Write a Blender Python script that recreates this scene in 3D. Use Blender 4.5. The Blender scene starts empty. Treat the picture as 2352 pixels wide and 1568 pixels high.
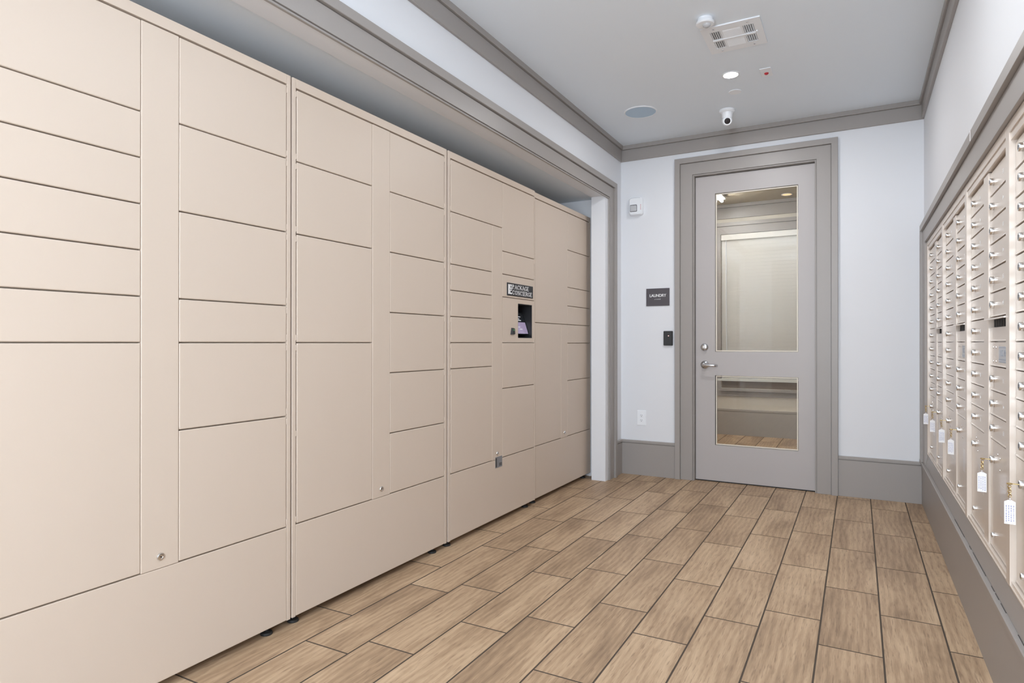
import bpy, bmesh, math, random
from mathutils import Vector, Matrix
random.seed(4)
S = bpy.context.scene
COL = S.collection
PI = math.pi

# ------------------------------------------------------------------ materials
def srgb(r, g, b):
    f = lambda c: (c/255/12.92) if c/255 <= .04045 else ((c/255+.055)/1.055)**2.4
    return (f(r), f(g), f(b), 1)
def mat(name, col, rough=.5, metal=0, spec=.5, bump=0, bscale=200, emit=None, estr=0, vary=0, vscale=3):
    m = bpy.data.materials.new(name); m.use_nodes = True
    nt = m.node_tree; b = nt.nodes['Principled BSDF']
    b.inputs['Base Color'].default_value = col
    b.inputs['Roughness'].default_value = rough
    b.inputs['Metallic'].default_value = metal
    b.inputs['Specular IOR Level'].default_value = spec
    if emit:
        b.inputs['Emission Color'].default_value = emit
        b.inputs['Emission Strength'].default_value = estr
    if bump or vary:
        tc = nt.nodes.new('ShaderNodeTexCoord')
    if bump:
        n = nt.nodes.new('ShaderNodeTexNoise'); n.inputs['Scale'].default_value = bscale
        n.inputs['Detail'].default_value = 4
        bp = nt.nodes.new('ShaderNodeBump'); bp.inputs['Strength'].default_value = bump
        bp.inputs['Distance'].default_value = .002
        nt.links.new(tc.outputs['Object'], n.inputs['Vector'])
        nt.links.new(n.outputs['Fac'], bp.inputs['Height'])
        nt.links.new(bp.outputs['Normal'], b.inputs['Normal'])
    if vary:
        n = nt.nodes.new('ShaderNodeTexNoise'); n.inputs['Scale'].default_value = vscale
        n.inputs['Detail'].default_value = 5
        mx = nt.nodes.new('ShaderNodeMix'); mx.data_type = 'RGBA'
        mx.inputs[6].default_value = tuple(c*(1-vary) for c in col[:3])+(1,)
        mx.inputs[7].default_value = tuple(min(1, c*(1+vary)) for c in col[:3])+(1,)
        nt.links.new(tc.outputs['Object'], n.inputs['Vector'])
        nt.links.new(n.outputs['Fac'], mx.inputs[0])
        nt.links.new(mx.outputs[2], b.inputs['Base Color'])
    return m
M = {}
M['wall'] = mat('wall_paint', (.775, .785, .812, 1), .65, spec=.3, bump=.08, bscale=350)
M['ceiling'] = mat('ceiling_paint', (.83, .89, .95, 1), .8, spec=.2, bump=.05, bscale=350)
M['trim'] = mat('taupe_trim_paint', (.345, .318, .298, 1), .38, spec=.45, vary=.03)
M['door'] = mat('door_paint', (.455, .425, .415, 1), .4, spec=.45, vary=.02)
M['locker'] = mat('beige_locker_enamel', (.622, .518, .426, 1), .42, spec=.4, bump=.03, bscale=900, vary=.012, vscale=2)
M['lockbody'] = mat('beige_locker_steel', (.60, .49, .39, 1), .55, spec=.3)
M['mail'] = mat('champagne_anodised', (.69, .60, .52, 1), .25, metal=.04, spec=.9, vary=.02)
M['mailin'] = mat('slot_shade', (.05, .05, .055, 1), .6)  # near-black standing for the shade inside the letter slot
M['steel'] = mat('satin_steel', (.74, .73, .72, 1), .22, metal=1)
M['chrome'] = mat('satin_chrome', (.62, .63, .65, 1), .25, metal=1)
M['brass'] = mat('brass', (.58, .44, .20, 1), .32, metal=1)
M['black'] = mat('black_plastic', (.018, .018, .02, 1), .4)
M['rubber'] = mat('black_rubber', (.02, .02, .02, 1), .6)
M['white'] = mat('white_plastic', (.88, .90, .93, 1), .4)
M['grille'] = mat('pale_grille', (.50, .64, .78, 1), .7, bump=.1, bscale=1200)
M['duct'] = mat('duct_shade', (.03, .032, .035, 1), .8)  # near-black standing for the shade behind the vent louvres
M['sign'] = mat('charcoal_sign', (.085, .075, .085, 1), .55)
M['signblack'] = mat('black_sign_panel', (.016, .016, .018, 1), .3)
M['letter'] = mat('white_lettering', (.86, .86, .86, 1), .5)
M['screen'] = mat('lit_screen', (.02, .02, .02, 1), .2, emit=(.42, .34, .52, 1), estr=.36)
M['screendark'] = mat('dark_screen_area', (.01, .011, .014, 1), .15)
M['screentext'] = mat('screen_text', (.3, .3, .3, 1), .4, emit=(.75, .78, .85, 1), estr=.3)
M['green'] = mat('green_led', (.03, .1, .04, 1), .4, emit=(.1, .5, .15, 1), estr=.25)
M['red'] = mat('red_plastic', (.45, .02, .03, 1), .4)
M['redled'] = mat('red_led', (.6, .2, .2, 1), .4, emit=(1, .45, .4, 1), estr=1.5)
M['sticker'] = mat('grey_sticker', (.22, .22, .23, 1), .5)
M['tag'] = mat('white_card_tag', (.88, .88, .9, 1), .5)
M['ink'] = mat('blue_ink', (.35, .36, .55, 1), .6)
M['decal'] = mat('pale_blue_decal', (.52, .55, .60, 1), .4)
M['decaltext'] = mat('decal_print', (.33, .37, .45, 1), .5)
M['paper'] = mat('clear_label', (.66, .60, .56, 1), .25)
M['stroblens'] = mat('strobe_lens', (.55, .56, .58, 1), .15)
M['strobdark'] = mat('strobe_reflector', (.2, .2, .21, 1), .25, metal=.6)
M['lens'] = mat('camera_lens', (.022, .016, .016, 1), .35, spec=.2)
M['lamp'] = mat('downlight_lens', (.9, .9, .88, 1), .5, emit=(.98, .98, 1, 1), estr=420)
M['panel'] = mat('added_panel_diffuser', (.9, .9, .9, 1), .5, emit=(.95, .98, 1, 1), estr=5.2)  # glow of the added ceiling panel above the frame
M['panelrear'] = mat('added_rear_diffuser', (.9, .9, .9, 1), .5, emit=(.95, .98, 1, 1), estr=.6)  # weaker glow of the added panel behind the camera
M['lampwarm'] = mat('warm_downlight_lens', (.9, .8, .6, 1), .5, emit=(1, .62, .28, 1), estr=.55)
M['tube'] = mat('fluorescent_tube', (.9, .9, .9, 1), .5, emit=(1, .985, .96, 1), estr=31)
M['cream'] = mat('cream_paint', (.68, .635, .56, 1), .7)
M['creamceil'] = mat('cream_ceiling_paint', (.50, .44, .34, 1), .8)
M['blind'] = mat('cream_blind', (.86, .84, .80, 1), .6)
M['bead'] = mat('pale_bead', (.72, .66, .56, 1), .4)
M['darkpane'] = mat('dark_pane', (.20, .155, .12, 1), .15)
M['caulk'] = mat('white_caulk', (.8, .76, .76, 1), .7)
M['crack'] = mat('open_joint', (.05, .042, .038, 1), .8)

def glass():
    m = bpy.data.materials.new('clear_glass'); m.use_nodes = True
    nt = m.node_tree; nt.nodes.clear()
    o = nt.nodes.new('ShaderNodeOutputMaterial'); mx = nt.nodes.new('ShaderNodeMixShader')
    t = nt.nodes.new('ShaderNodeBsdfTransparent'); t.inputs[0].default_value = (.96, .965, .955, 1)
    g = nt.nodes.new('ShaderNodeBsdfGlossy'); g.inputs['Roughness'].default_value = .02
    f = nt.nodes.new('ShaderNodeFresnel'); f.inputs[0].default_value = 1.5
    nt.links.new(f.outputs[0], mx.inputs[0]); nt.links.new(t.outputs[0], mx.inputs[1])
    nt.links.new(g.outputs[0], mx.inputs[2]); nt.links.new(mx.outputs[0], o.inputs[0])
    return m
M['glass'] = glass()

def tile_mat():
    m = bpy.data.materials.new('wood_look_tile'); m.use_nodes = True
    nt = m.node_tree; N = nt.nodes; L = nt.links; b = N['Principled BSDF']
    at = N.new('ShaderNodeAttribute'); at.attribute_name = 'seed'
    tc = N.new('ShaderNodeTexCoord')
    sc = N.new('ShaderNodeVectorMath'); sc.operation = 'MULTIPLY_ADD'
    off = N.new('ShaderNodeCombineXYZ')
    m1 = N.new('ShaderNodeMath'); m1.operation = 'MULTIPLY'; m1.inputs[1].default_value = 37.7
    m2 = N.new('ShaderNodeMath'); m2.operation = 'MULTIPLY'; m2.inputs[1].default_value = 91.3
    L.new(at.outputs['Fac'], m1.inputs[0]); L.new(at.outputs['Fac'], m2.inputs[0])
    L.new(m1.outputs[0], off.inputs[0]); L.new(m2.outputs[0], off.inputs[1]); L.new(m2.outputs[0], off.inputs[2])
    def stretched(sx, sy):
        v = N.new('ShaderNodeVectorMath'); v.operation = 'MULTIPLY_ADD'
        v.inputs[1].default_value = (sx, sy, 1)
        L.new(tc.outputs['Object'], v.inputs[0]); L.new(off.outputs[0], v.inputs[2])
        return v
    # broad cloudy figure
    n1 = N.new('ShaderNodeTexNoise'); n1.inputs['Scale'].default_value = 1; n1.inputs['Detail'].default_value = 5
    n1.inputs['Roughness'].default_value = .6; n1.inputs['Distortion'].default_value = .6
    L.new(stretched(6.5, 1.5).outputs[0], n1.inputs['Vector'])
    # fine fibres
    n2 = N.new('ShaderNodeTexNoise'); n2.inputs['Scale'].default_value = 1; n2.inputs['Detail'].default_value = 8
    n2.inputs['Roughness'].default_value = .65; n2.inputs['Distortion'].default_value = .25
    L.new(stretched(240, 12).outputs[0], n2.inputs['Vector'])
    # growth rings
    w = N.new('ShaderNodeTexWave'); w.wave_type = 'BANDS'; w.bands_direction = 'X'
    w.inputs['Scale'].default_value = 1.6; w.inputs['Distortion'].default_value = 9; w.inputs['Detail'].default_value = 3
    w.inputs['Detail Scale'].default_value = .9
    L.new(stretched(7, 1.5).outputs[0], w.inputs['Vector'])
    # dark pores
    n3 = N.new('ShaderNodeTexNoise'); n3.inputs['Scale'].default_value = 1; n3.inputs['Detail'].default_value = 3
    L.new(stretched(190, 13).outputs[0], n3.inputs['Vector'])
    pr = N.new('ShaderNodeMapRange'); pr.inputs[1].default_value = .57; pr.inputs[2].default_value = .68
    L.new(n3.outputs['Fac'], pr.inputs[0])
    r = N.new('ShaderNodeValToRGB')
    e = r.color_ramp.elements
    e[0].position = .30; e[0].color = srgb(130, 106, 84)
    e[1].position = .72; e[1].color = srgb(216, 190, 159)
    k = e.new(.47); k.color = srgb(174, 146, 117)
    k = e.new(.58); k.color = srgb(197, 169, 138)
    a1 = N.new('ShaderNodeMath'); a1.operation = 'MULTIPLY'; a1.inputs[1].default_value = .60
    a2 = N.new('ShaderNodeMath'); a2.operation = 'MULTIPLY_ADD'; a2.inputs[1].default_value = .25
    a3 = N.new('ShaderNodeMath'); a3.operation = 'MULTIPLY_ADD'; a3.inputs[1].default_value = .07
    a4 = N.new('ShaderNodeMath'); a4.operation = 'MULTIPLY_ADD'; a4.inputs[1].default_value = .07
    L.new(n1.outputs['Fac'], a1.inputs[0])
    L.new(n2.outputs['Fac'], a2.inputs[0]); L.new(a1.outputs[0], a2.inputs[2])
    L.new(w.outputs['Fac'], a3.inputs[0]); L.new(a2.outputs[0], a3.inputs[2])
    L.new(at.outputs['Fac'], a4.inputs[0]); L.new(a3.outputs[0], a4.inputs[2])
    L.new(a4.outputs[0], r.inputs[0])
    dk = N.new('ShaderNodeMix'); dk.data_type = 'RGBA'; dk.inputs[7].default_value = srgb(112, 86, 68)
    pm = N.new('ShaderNodeMath'); pm.operation = 'MULTIPLY'; pm.inputs[1].default_value = .45
    L.new(pr.outputs[0], pm.inputs[0]); L.new(pm.outputs[0], dk.inputs[0]); L.new(r.outputs[0], dk.inputs[6])
    L.new(dk.outputs[2], b.inputs['Base Color'])
    bp = N.new('ShaderNodeBump'); bp.inputs['Strength'].default_value = .12; bp.inputs['Distance'].default_value = .001
    L.new(n2.outputs['Fac'], bp.inputs['Height']); L.new(bp.outputs['Normal'], b.inputs['Normal'])
    b.inputs['Roughness'].default_value = .48; b.inputs['Specular IOR Level'].default_value = .35
    return m
M['tile'] = tile_mat()
M['grout'] = mat('brown_grout', srgb(84, 72, 61), .9)

# ------------------------------------------------------------------ mesh helpers
class MB:
    def __init__(s): s.v = []; s.f = []; s.mi = []; s.cur = 0
    def box(s, x0, x1, y0, y1, z0, z1):
        x0, x1 = min(x0, x1), max(x0, x1); y0, y1 = min(y0, y1), max(y0, y1); z0, z1 = min(z0, z1), max(z0, z1)
        n = len(s.v)
        s.v += [(x0,y0,z0),(x1,y0,z0),(x1,y1,z0),(x0,y1,z0),(x0,y0,z1),(x1,y0,z1),(x1,y1,z1),(x0,y1,z1)]
        fs = [(0,3,2,1),(4,5,6,7),(0,1,5,4),(1,2,6,5),(2,3,7,6),(3,0,4,7)]
        s.f += [tuple(n+i for i in q) for q in fs]; s.mi += [s.cur]*6
        return s
    def prism(s, prof, axis, a, b):
        """closed 2-D profile swept along an axis; prof gives the two other coordinates in xyz order"""
        n = len(s.v); k = len(prof)
        for t in (a, b):
            for p in prof:
                q = list(p); q.insert(axis, t); s.v.append(tuple(q))
        for i in range(k):
            j = (i+1) % k
            s.f.append((n+i, n+j, n+k+j, n+k+i))
        s.f.append(tuple(n+i for i in reversed(range(k)))); s.f.append(tuple(n+k+i for i in range(k)))
        s.mi += [s.cur]*(k+2)
        return s
    def lathe(s, prof, seg=24, Mx=None):
        """profile (r,h) turned about +Z, then moved by Mx"""
        Mx = Mx or Matrix()
        n = len(s.v); k = len(prof)
        for i in range(seg):
            a = 2*PI*i/seg
            for r, h in prof:
                s.v.append(tuple(Mx @ Vector((r*math.cos(a), r*math.sin(a), h))))
        for i in range(seg):
            j = (i+1) % seg
            for t in range(k-1):
                s.f.append((n+i*k+t, n+j*k+t, n+j*k+t+1, n+i*k+t+1)); s.mi.append(s.cur)
        s.f.append(tuple(n+i*k for i in reversed(range(seg)))); s.mi.append(s.cur)
        s.f.append(tuple(n+i*k+k-1 for i in range(seg))); s.mi.append(s.cur)
        return s
    def tube(s, pts, r, seg=8):
        pts = [Vector(p) for p in pts]; n0 = len(s.v)
        up = Vector((0.13, .21, .97))
        for i, p in enumerate(pts):
            d = (pts[min(i+1, len(pts)-1)]-pts[max(i-1, 0)]).normalized()
            u = d.cross(up).normalized(); w = d.cross(u)
            for j in range(seg):
                a = 2*PI*j/seg; s.v.append(tuple(p+r*(math.cos(a)*u+math.sin(a)*w)))
        for i in range(len(pts)-1):
            for j in range(seg):
                k = (j+1) % seg
                s.f.append((n0+i*seg+j, n0+i*seg+k, n0+(i+1)*seg+k, n0+(i+1)*seg+j)); s.mi.append(s.cur)
        s.f.append(tuple(n0+j for j in reversed(range(seg)))); s.f.append(tuple(n0+(len(pts)-1)*seg+j for j in range(seg)))
        s.mi += [s.cur]*2
        return s
    def torus(s, R, r, Mx, seg=14, sub=6):
        n0 = len(s.v)
        for i in range(seg):
            a = 2*PI*i/seg
            for j in range(sub):
                b = 2*PI*j/sub
                s.v.append(tuple(Mx @ Vector(((R+r*math.cos(b))*math.cos(a), (R+r*math.cos(b))*math.sin(a), r*math.sin(b)))))
        for i in range(seg):
            for j in range(sub):
                i2 = (i+1) % seg; j2 = (j+1) % sub
                s.f.append((n0+i*sub+j, n0+i2*sub+j, n0+i2*sub+j2, n0+i*sub+j2)); s.mi.append(s.cur)
        return s
    def poly(s, pts):
        n = len(s.v); s.v += [tuple(p) for p in pts]; s.f.append(tuple(range(n, n+len(pts)))); s.mi.append(s.cur)
        return s
    def mesh(s, name, mats, smooth=False):
        me = bpy.data.meshes.new(name); me.from_pydata(s.v, [], s.f); me.update()
        for m in (mats if isinstance(mats, (list, tuple)) else [mats]): me.materials.append(m)
        me.polygons.foreach_set('material_index', s.mi)
        bm = bmesh.new(); bm.from_mesh(me); bmesh.ops.recalc_face_normals(bm, faces=bm.faces); bm.to_mesh(me); bm.free()
        if smooth: me.polygons.foreach_set('use_smooth', [True]*len(me.polygons))
        return me
def link(name, me, parent=None, bevel=0, seg=2, loc=None):
    o = bpy.data.objects.new(name, me); COL.objects.link(o)
    if parent: o.parent = parent
    if loc: o.location = loc
    if bevel:
        b = o.modifiers.new('bevel', 'BEVEL'); b.width = bevel; b.segments = seg; b.limit_method = 'ANGLE'
        b.angle_limit = math.radians(35); b.harden_normals = False
    return o
def build(mb, name, mats, parent=None, bevel=0, smooth=False, seg=2, auto=False):
    o = link(name, mb.mesh(name, mats, smooth), parent, bevel, seg)
    if auto:
        o.data.polygons.foreach_set('use_smooth', [True]*len(o.data.polygons))
        bm = bmesh.new(); bm.from_mesh(o.data)
        for e in bm.edges:
            if len(e.link_faces) == 2 and e.calc_face_angle(0) > math.radians(40): e.smooth = False
        bm.to_mesh(o.data); bm.free()
    return o
def struct(o): o['kind'] = 'structure'; return o
def tag(o, label, cat, group=None):
    o['label'] = label; o['category'] = cat
    if group: o['group'] = group
    return o
def thing(name, loc, label, cat, group=None):
    o = bpy.data.objects.new(name, None); COL.objects.link(o); o.location = loc
    o.empty_display_size = .05
    return tag(o, label, cat, group)
def own(root):
    """children are written in world coordinates: shift the parent's location away"""
    bpy.context.view_layer.update()
    inv = root.matrix_world.inverted()
    for c in root.children: c.matrix_parent_inverse = inv
def text_mesh(txt, size, Mx, extr=.0004, squash=1.0, bold=0.0):
    cu = bpy.data.curves.new('lettering', 'FONT'); cu.body = txt; cu.size = size
    cu.align_x = 'CENTER'; cu.align_y = 'CENTER'; cu.extrude = extr; cu.offset = bold
    o = bpy.data.objects.new('lettering', cu); COL.objects.link(o)
    bpy.context.view_layer.update()
    dg = bpy.context.evaluated_depsgraph_get()
    me = bpy.data.meshes.new_from_object(o.evaluated_get(dg))
    bpy.data.objects.remove(o); bpy.data.curves.remove(cu)
    me.transform(Mx @ Matrix.Diagonal((squash, 1, 1, 1)))
    return me
def basis(origin, ex, ey):
    ex = Vector(ex).normalized(); ey = Vector(ey).normalized(); ez = ex.cross(ey)
    m = Matrix.Identity(4)
    for i in range(3): m[i][0] = ex[i]; m[i][1] = ey[i]; m[i][2] = ez[i]; m[i][3] = origin[i]
    return m

# ------------------------------------------------------------------ dimensions (metres)
YB = 5.20           # wall with the laundry door
XL = -1.785         # left wall
XR = .404           # right wall
ZC = 2.80           # ceiling
YR = -1.50          # wall behind the camera
YF = 8.00           # far wall of the laundry

# ------------------------------------------------------------------ floor
def make_floor():
    mb = MB(); seeds = []
    mb.box(-2.75, 1.6, YR-.2, YF+.1, -.05, -.0018); seeds += [0]*6
    W = .2108; Lt = .6320; g = .0027
    anchors = {4: 2.762, 3: 2.996, 2: 2.594, 1: 2.821, 0: 2.641, -1: 2.355, -2: 2.557, -3: 2.286, -4: 2.748, -5: 2.442, -6: 2.964, -7: 2.58, -8: 2.45, -9: 2.83, -10: 2.3, 5: 2.55, 6: 2.78, 7: 2.4, 8: 2.9, 9: 2.6}
    r = random.Random(11)
    mb.cur = 1
    for c in range(-10, 10):
        x0 = -.553+W*c; x1 = x0+W
        if x1 < -2.75 or x0 > 1.6: continue
        y = anchors[c]-Lt*8
        while y < YF+.1:
            a, b = max(y, YR-.2), min(y+Lt, YF+.1)
            if b-a > .02:
                t = .0005
                X0, X1, Y0, Y1 = max(x0, -2.75)+g, min(x1, 1.6)-g, a+g, b-g
                n = len(mb.v)
                mb.v += [(X0, Y0, -.002), (X1, Y0, -.002), (X1, Y1, -.002), (X0, Y1, -.002),
                         (X0+t, Y0+t, 0), (X1-t, Y0+t, 0), (X1-t, Y1-t, 0), (X0+t, Y1-t, 0)]
                fs = [(4,5,6,7),(0,1,5,4),(1,2,6,5),(2,3,7,6),(3,0,4,7)]
                mb.f += [tuple(n+i for i in q) for q in fs]; mb.mi += [1, 0, 0, 0, 0]
                s = r.random(); seeds += [s]*5
            y += Lt
    me = mb.mesh('floor', [M['grout'], M['tile']])
    at = me.attributes.new('seed', 'FLOAT', 'FACE'); at.data.foreach_set('value', seeds)
    return struct(link('floor', me))
make_floor()

# ------------------------------------------------------------------ shell
T = .13
# ceiling (mail room) and dropped soffit of the locker alcove
struct(build(MB().box(XL-.12, 1.0, YR-.2, YB+T*.5, ZC, ZC+.1), 'ceiling', M['ceiling']))
AY0, AY1 = -.72, 4.955    # alcove extent
AXB = -2.56               # alcove back
SOF = 2.318
struct(build(MB().box(AXB-.1, XL-.12, AY0-.1, AY1+.1, SOF, SOF+.08), 'ceiling_alcove', M['ceiling']))
OY0, OY1, OZ = -.60, 4.815, 2.305   # cased opening in the left wall
w = MB()
w.box(XL-.12, XL, OY1, YB+T*.5, 0, ZC)
w.box(XL-.12, XL, YR-.2, OY0, 0, ZC)
w.box(XL-.12, XL, OY0, OY1, OZ, ZC)
struct(build(w, 'wall_left', M['wall']))
w = MB()
w.box(AXB-.1, AXB, AY0-.1, AY1+.1, 0, SOF)
w.box(AXB, XL-.12, AY1, AY1+.1, 0, SOF)
w.box(AXB, XL-.12, AY0-.1, AY0, 0, SOF)
struct(build(w, 'wall_alcove', M['wall']))
# back wall with door hole
DX0, DX1, DZ = -1.163, -.265, 2.468
w = MB()
w.box(XL-.12, DX0-.02, YB, YB+T, 0, ZC)
w.box(DX1+.02, XR+.2, YB, YB+T, 0, ZC)
w.box(DX0-.02, DX1+.02, YB, YB+T, DZ+.02, ZC)
struct(build(w, 'wall_back', M['wall']))
# right wall with recess for the mailboxes
MY0, MY1, MZ0, MZ1 = 1.49, 4.93, .385, 1.785
w = MB()
w.box(XR, XR+.2, YR-.2, MY0, 0, ZC); w.box(XR, XR+.2, MY1, YB, 0, ZC)
w.box(XR, XR+.2, MY0, MY1, 0, MZ0); w.box(XR, XR+.2, MY0, MY1, MZ1, ZC)
w.box(XR+.12, XR+.2, MY0, MY1, MZ0, MZ1)
struct(build(w, 'wall_right', M['wall']))
# rear wall, behind the camera, with an unseen window added for fill light
RW = (-.74, .36, .30, 2.62)
w = MB()
w.box(XL, RW[0], YR-.2, YR, 0, ZC); w.box(RW[1], XR, YR-.2, YR, 0, ZC)
w.box(RW[0], RW[1], YR-.2, YR, 0, RW[2]); w.box(RW[0], RW[1], YR-.2, YR, RW[3], ZC)
struct(build(w, 'wall_rear', M['wall']))
w = MB()
for x in (RW[0], (RW[0]+RW[1])/2-.025, RW[1]-.05): w.box(x, x+.05, YR-.12, YR-.06, RW[2], RW[3])
for z in (RW[2], RW[3]-.05): w.box(RW[0]+.05, RW[1]-.05, YR-.12, YR-.06, z, z+.05)
wr = struct(build(w, 'added_window', M['white']))  # made-up window frame out of view, goes with the fill lamp
w = MB()
w.box(-1.42, -1.335, YR, YR+.02, .2, 2.66); w.box(-.90, -.815, YR, YR+.02, .2, 2.66); w.box(-1.335, -.90, YR, YR+.02, 2.575, 2.66)
struct(build(w, 'trim_13', M['white']))
struct(build(MB().box(-1.3345, -.9005, YR+.0005, YR+.012, .2, 2.5745), 'door_2', M['door']))

# ------------------------------------------------------------------ trim profiles
def crown(name, axis, a, b, wall, sgn):
    # flat board with a small square moulding above it; wall = wall coordinate, sgn = into the room
    p = lambda d, z: (wall+sgn*d, z)
    prof = [p(0, 2.668), p(.014, 2.668), p(.016, 2.671), p(.016, 2.761), p(.010, 2.763), p(.010, 2.767),
            p(.026, 2.767), p(.028, 2.770), p(.028, ZC-.0005), p(0, ZC-.0005)]
    return struct(build(MB().prism(prof, axis, a, b), name, M['trim']))
e = .0004
crown('trim_1', 0, XL+e, XR-e, YB-e, -1)
crown('trim_2', 1, YR+.001, YB-.037, XL+e, 1)
crown('trim_3', 1, YR+.001, YB-.037, XR-e, -1)
def baseb(name, axis, a, b, wall, sgn, h=.292, d0=.014):
    p = lambda d, z: (wall+sgn*d, z)
    prof = [p(0, .0005), p(d0, .0005), p(d0, h-.028), p(d0-.006, h-.026), p(d0-.006, h-.021), p(d0+.004, h-.020),
            p(d0+.004, h-.004), p(d0, h), p(0, h)]
    return struct(build(MB().prism(prof, axis, a, b), name, M['trim']))
baseb('baseboard_back', 0, XL+.001, -1.319, YB-e, -1)
baseb('baseboard_back_right', 0, -.125, XR-.016, YB-e, -1)
baseb('baseboard_left', 1, 5.026, YB-.019, XL+e, 1)
baseb('baseboard_left_near', 1, YR+.001, OY0-.155, XL+e, 1)
# right wall: tall base board with a projecting cap ledge
def right_base():
    X = XR-e
    prof = [(X, .0005), (.389, .0005), (.389, .280), (.392, .282), (.392, .286), (.376, .288), (.374, .291), (.374, .307), (.377, .310), (X, .310)]
    return struct(build(MB().prism(prof, 1, YR+.001, YB-.001), 'baseboard_right', M['trim']))
right_base()

def casing_frame(name, a0, a1, z1, z0, wall, axis, sgn, width=.153, band=.043, t=.016, bt=.030, bottom=None, jamb=None, zbot=.0008):
    """flat casing with a raised back band round an opening. axis = wall-normal axis (0 or 1); a0..a1,z1 = OUTER edges"""
    # closed section (distance in from the outer edge, projection), mitred round the head
    sec = [(0, e), (0, bt-.002), (.002, bt), (band-.002, bt), (band, bt-.002), (band, t-.008), (band+.004, t-.008), (band+.0045, t-.0005),
           (width-.014, t), (width-.0125, t-.001), (width-.0120, .005), (width-.0095, .005), (width-.0090, t-.005), (width-.001, t-.004), (width, t-.006), (width, e)]
    mb = MB(); n = len(sec); rings = []
    for k in range(4):
        ring = []
        for wd, d in sec:
            p = a0+wd if k < 2 else a1-wd
            q = zbot if k in (0, 3) else z1-wd
            nn = wall+sgn*d
            ring.append((nn, p, q) if axis == 0 else (p, nn, q))
        rings.append(ring); mb.v += ring
    for k in range(3):
        for m in range(n):
            m2 = (m+1) % n
            mb.f.append((k*n+m, k*n+m2, (k+1)*n+m2, (k+1)*n+m)); mb.mi.append(0)
    mb.f.append(tuple(range(n))); mb.f.append(tuple(reversed(range(3*n, 4*n)))); mb.mi += [0, 0]
    return struct(build(mb, name, M['trim']))
casing_frame('trim_4', -1.318, -.126, 2.622, 0, YB, 1, -1)
casing_frame('trim_5', OY0-.150, 5.022, 2.442, 0, XL, 0, 1, width=.150)
# door jamb and stop
w = MB()
for x0, x1 in ((DX0-.0195, DX0), (DX1, DX1+.0195)): w.box(x0, x1, YB+.001, YB+T-.001, .0008, DZ+.0195)
w.box(DX0, DX1, YB+.001, YB+T-.001, DZ, DZ+.0195)
for x0, x1 in ((DX0, DX0+.012), (DX1-.012, DX1)): w.box(x0, x1, YB+.072, YB+.10, .0008, DZ)
w.box(DX0, DX1, YB+.072, YB+.10, DZ-.012, DZ)
struct(build(w, 'trim_6', M['trim']))
# frame round the mailbox recess
w = MB()
bz0 = .311
w.box(.370, XR-e, MY1+.13, MY1+.172, bz0, 1.912)            # far back band
w.box(.385, XR-e, MY1, MY1+.128, bz0, 1.868)                # far board
w.box(.388, XR-e, MY1+.128, MY1+.13, bz0, 1.868)
w.box(.370, XR-e, MY0-.172, MY0-.13, bz0, 1.912)
w.box(.385, XR-e, MY0-.128, MY0, bz0, 1.868)
w.box(.370, XR-e, MY0-.13, MY1+.13, 1.870, 1.912)           # top back band
w.box(.385, XR-e, MY0, MY1, 1.780, 1.868)                   # top board
w.box(.388, XR-e, MY0-.13, MY1+.13, 1.868, 1.870)
struct(build(w, 'trim_7', M['trim'], bevel=.002, seg=1))
w = MB().prism([(XR-e, .3112), (.3890, .3112), (.3890, .316), (.4025, .384), (XR-e, .384)], 1, MY0, MY1)
struct(build(w, 'trim_8', M['trim']))
# open joint along the ledge where the caulk has gone
w = MB(); r = random.Random(3)
y = 1.6
for y0, y1 in ((2.36, 2.44), (2.47, 2.53), (2.545, 2.60), (2.70, 2.98), (3.02, 3.07), (3.2, 3.5), (1.9, 2.2)):
    w.box(.3868, .3885, y0, y1, .3098, .3108)
struct(build(w, 'trim_9', M['crack']))
w = MB()
w.box(.3688, .3702, MY0+1.40, MY0+1.404, 1.872, 1.911)
w.lathe([(0, 0), (.012, 0), (.016, .008), (.010, .016), (0, .018)], 10, Matrix.Translation((-1.83, 4.943, .001)))
w.box(-1.95, -1.84, 4.946, 4.9545, .0005, .006)
struct(build(w, 'trim_10', M['caulk']))

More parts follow.
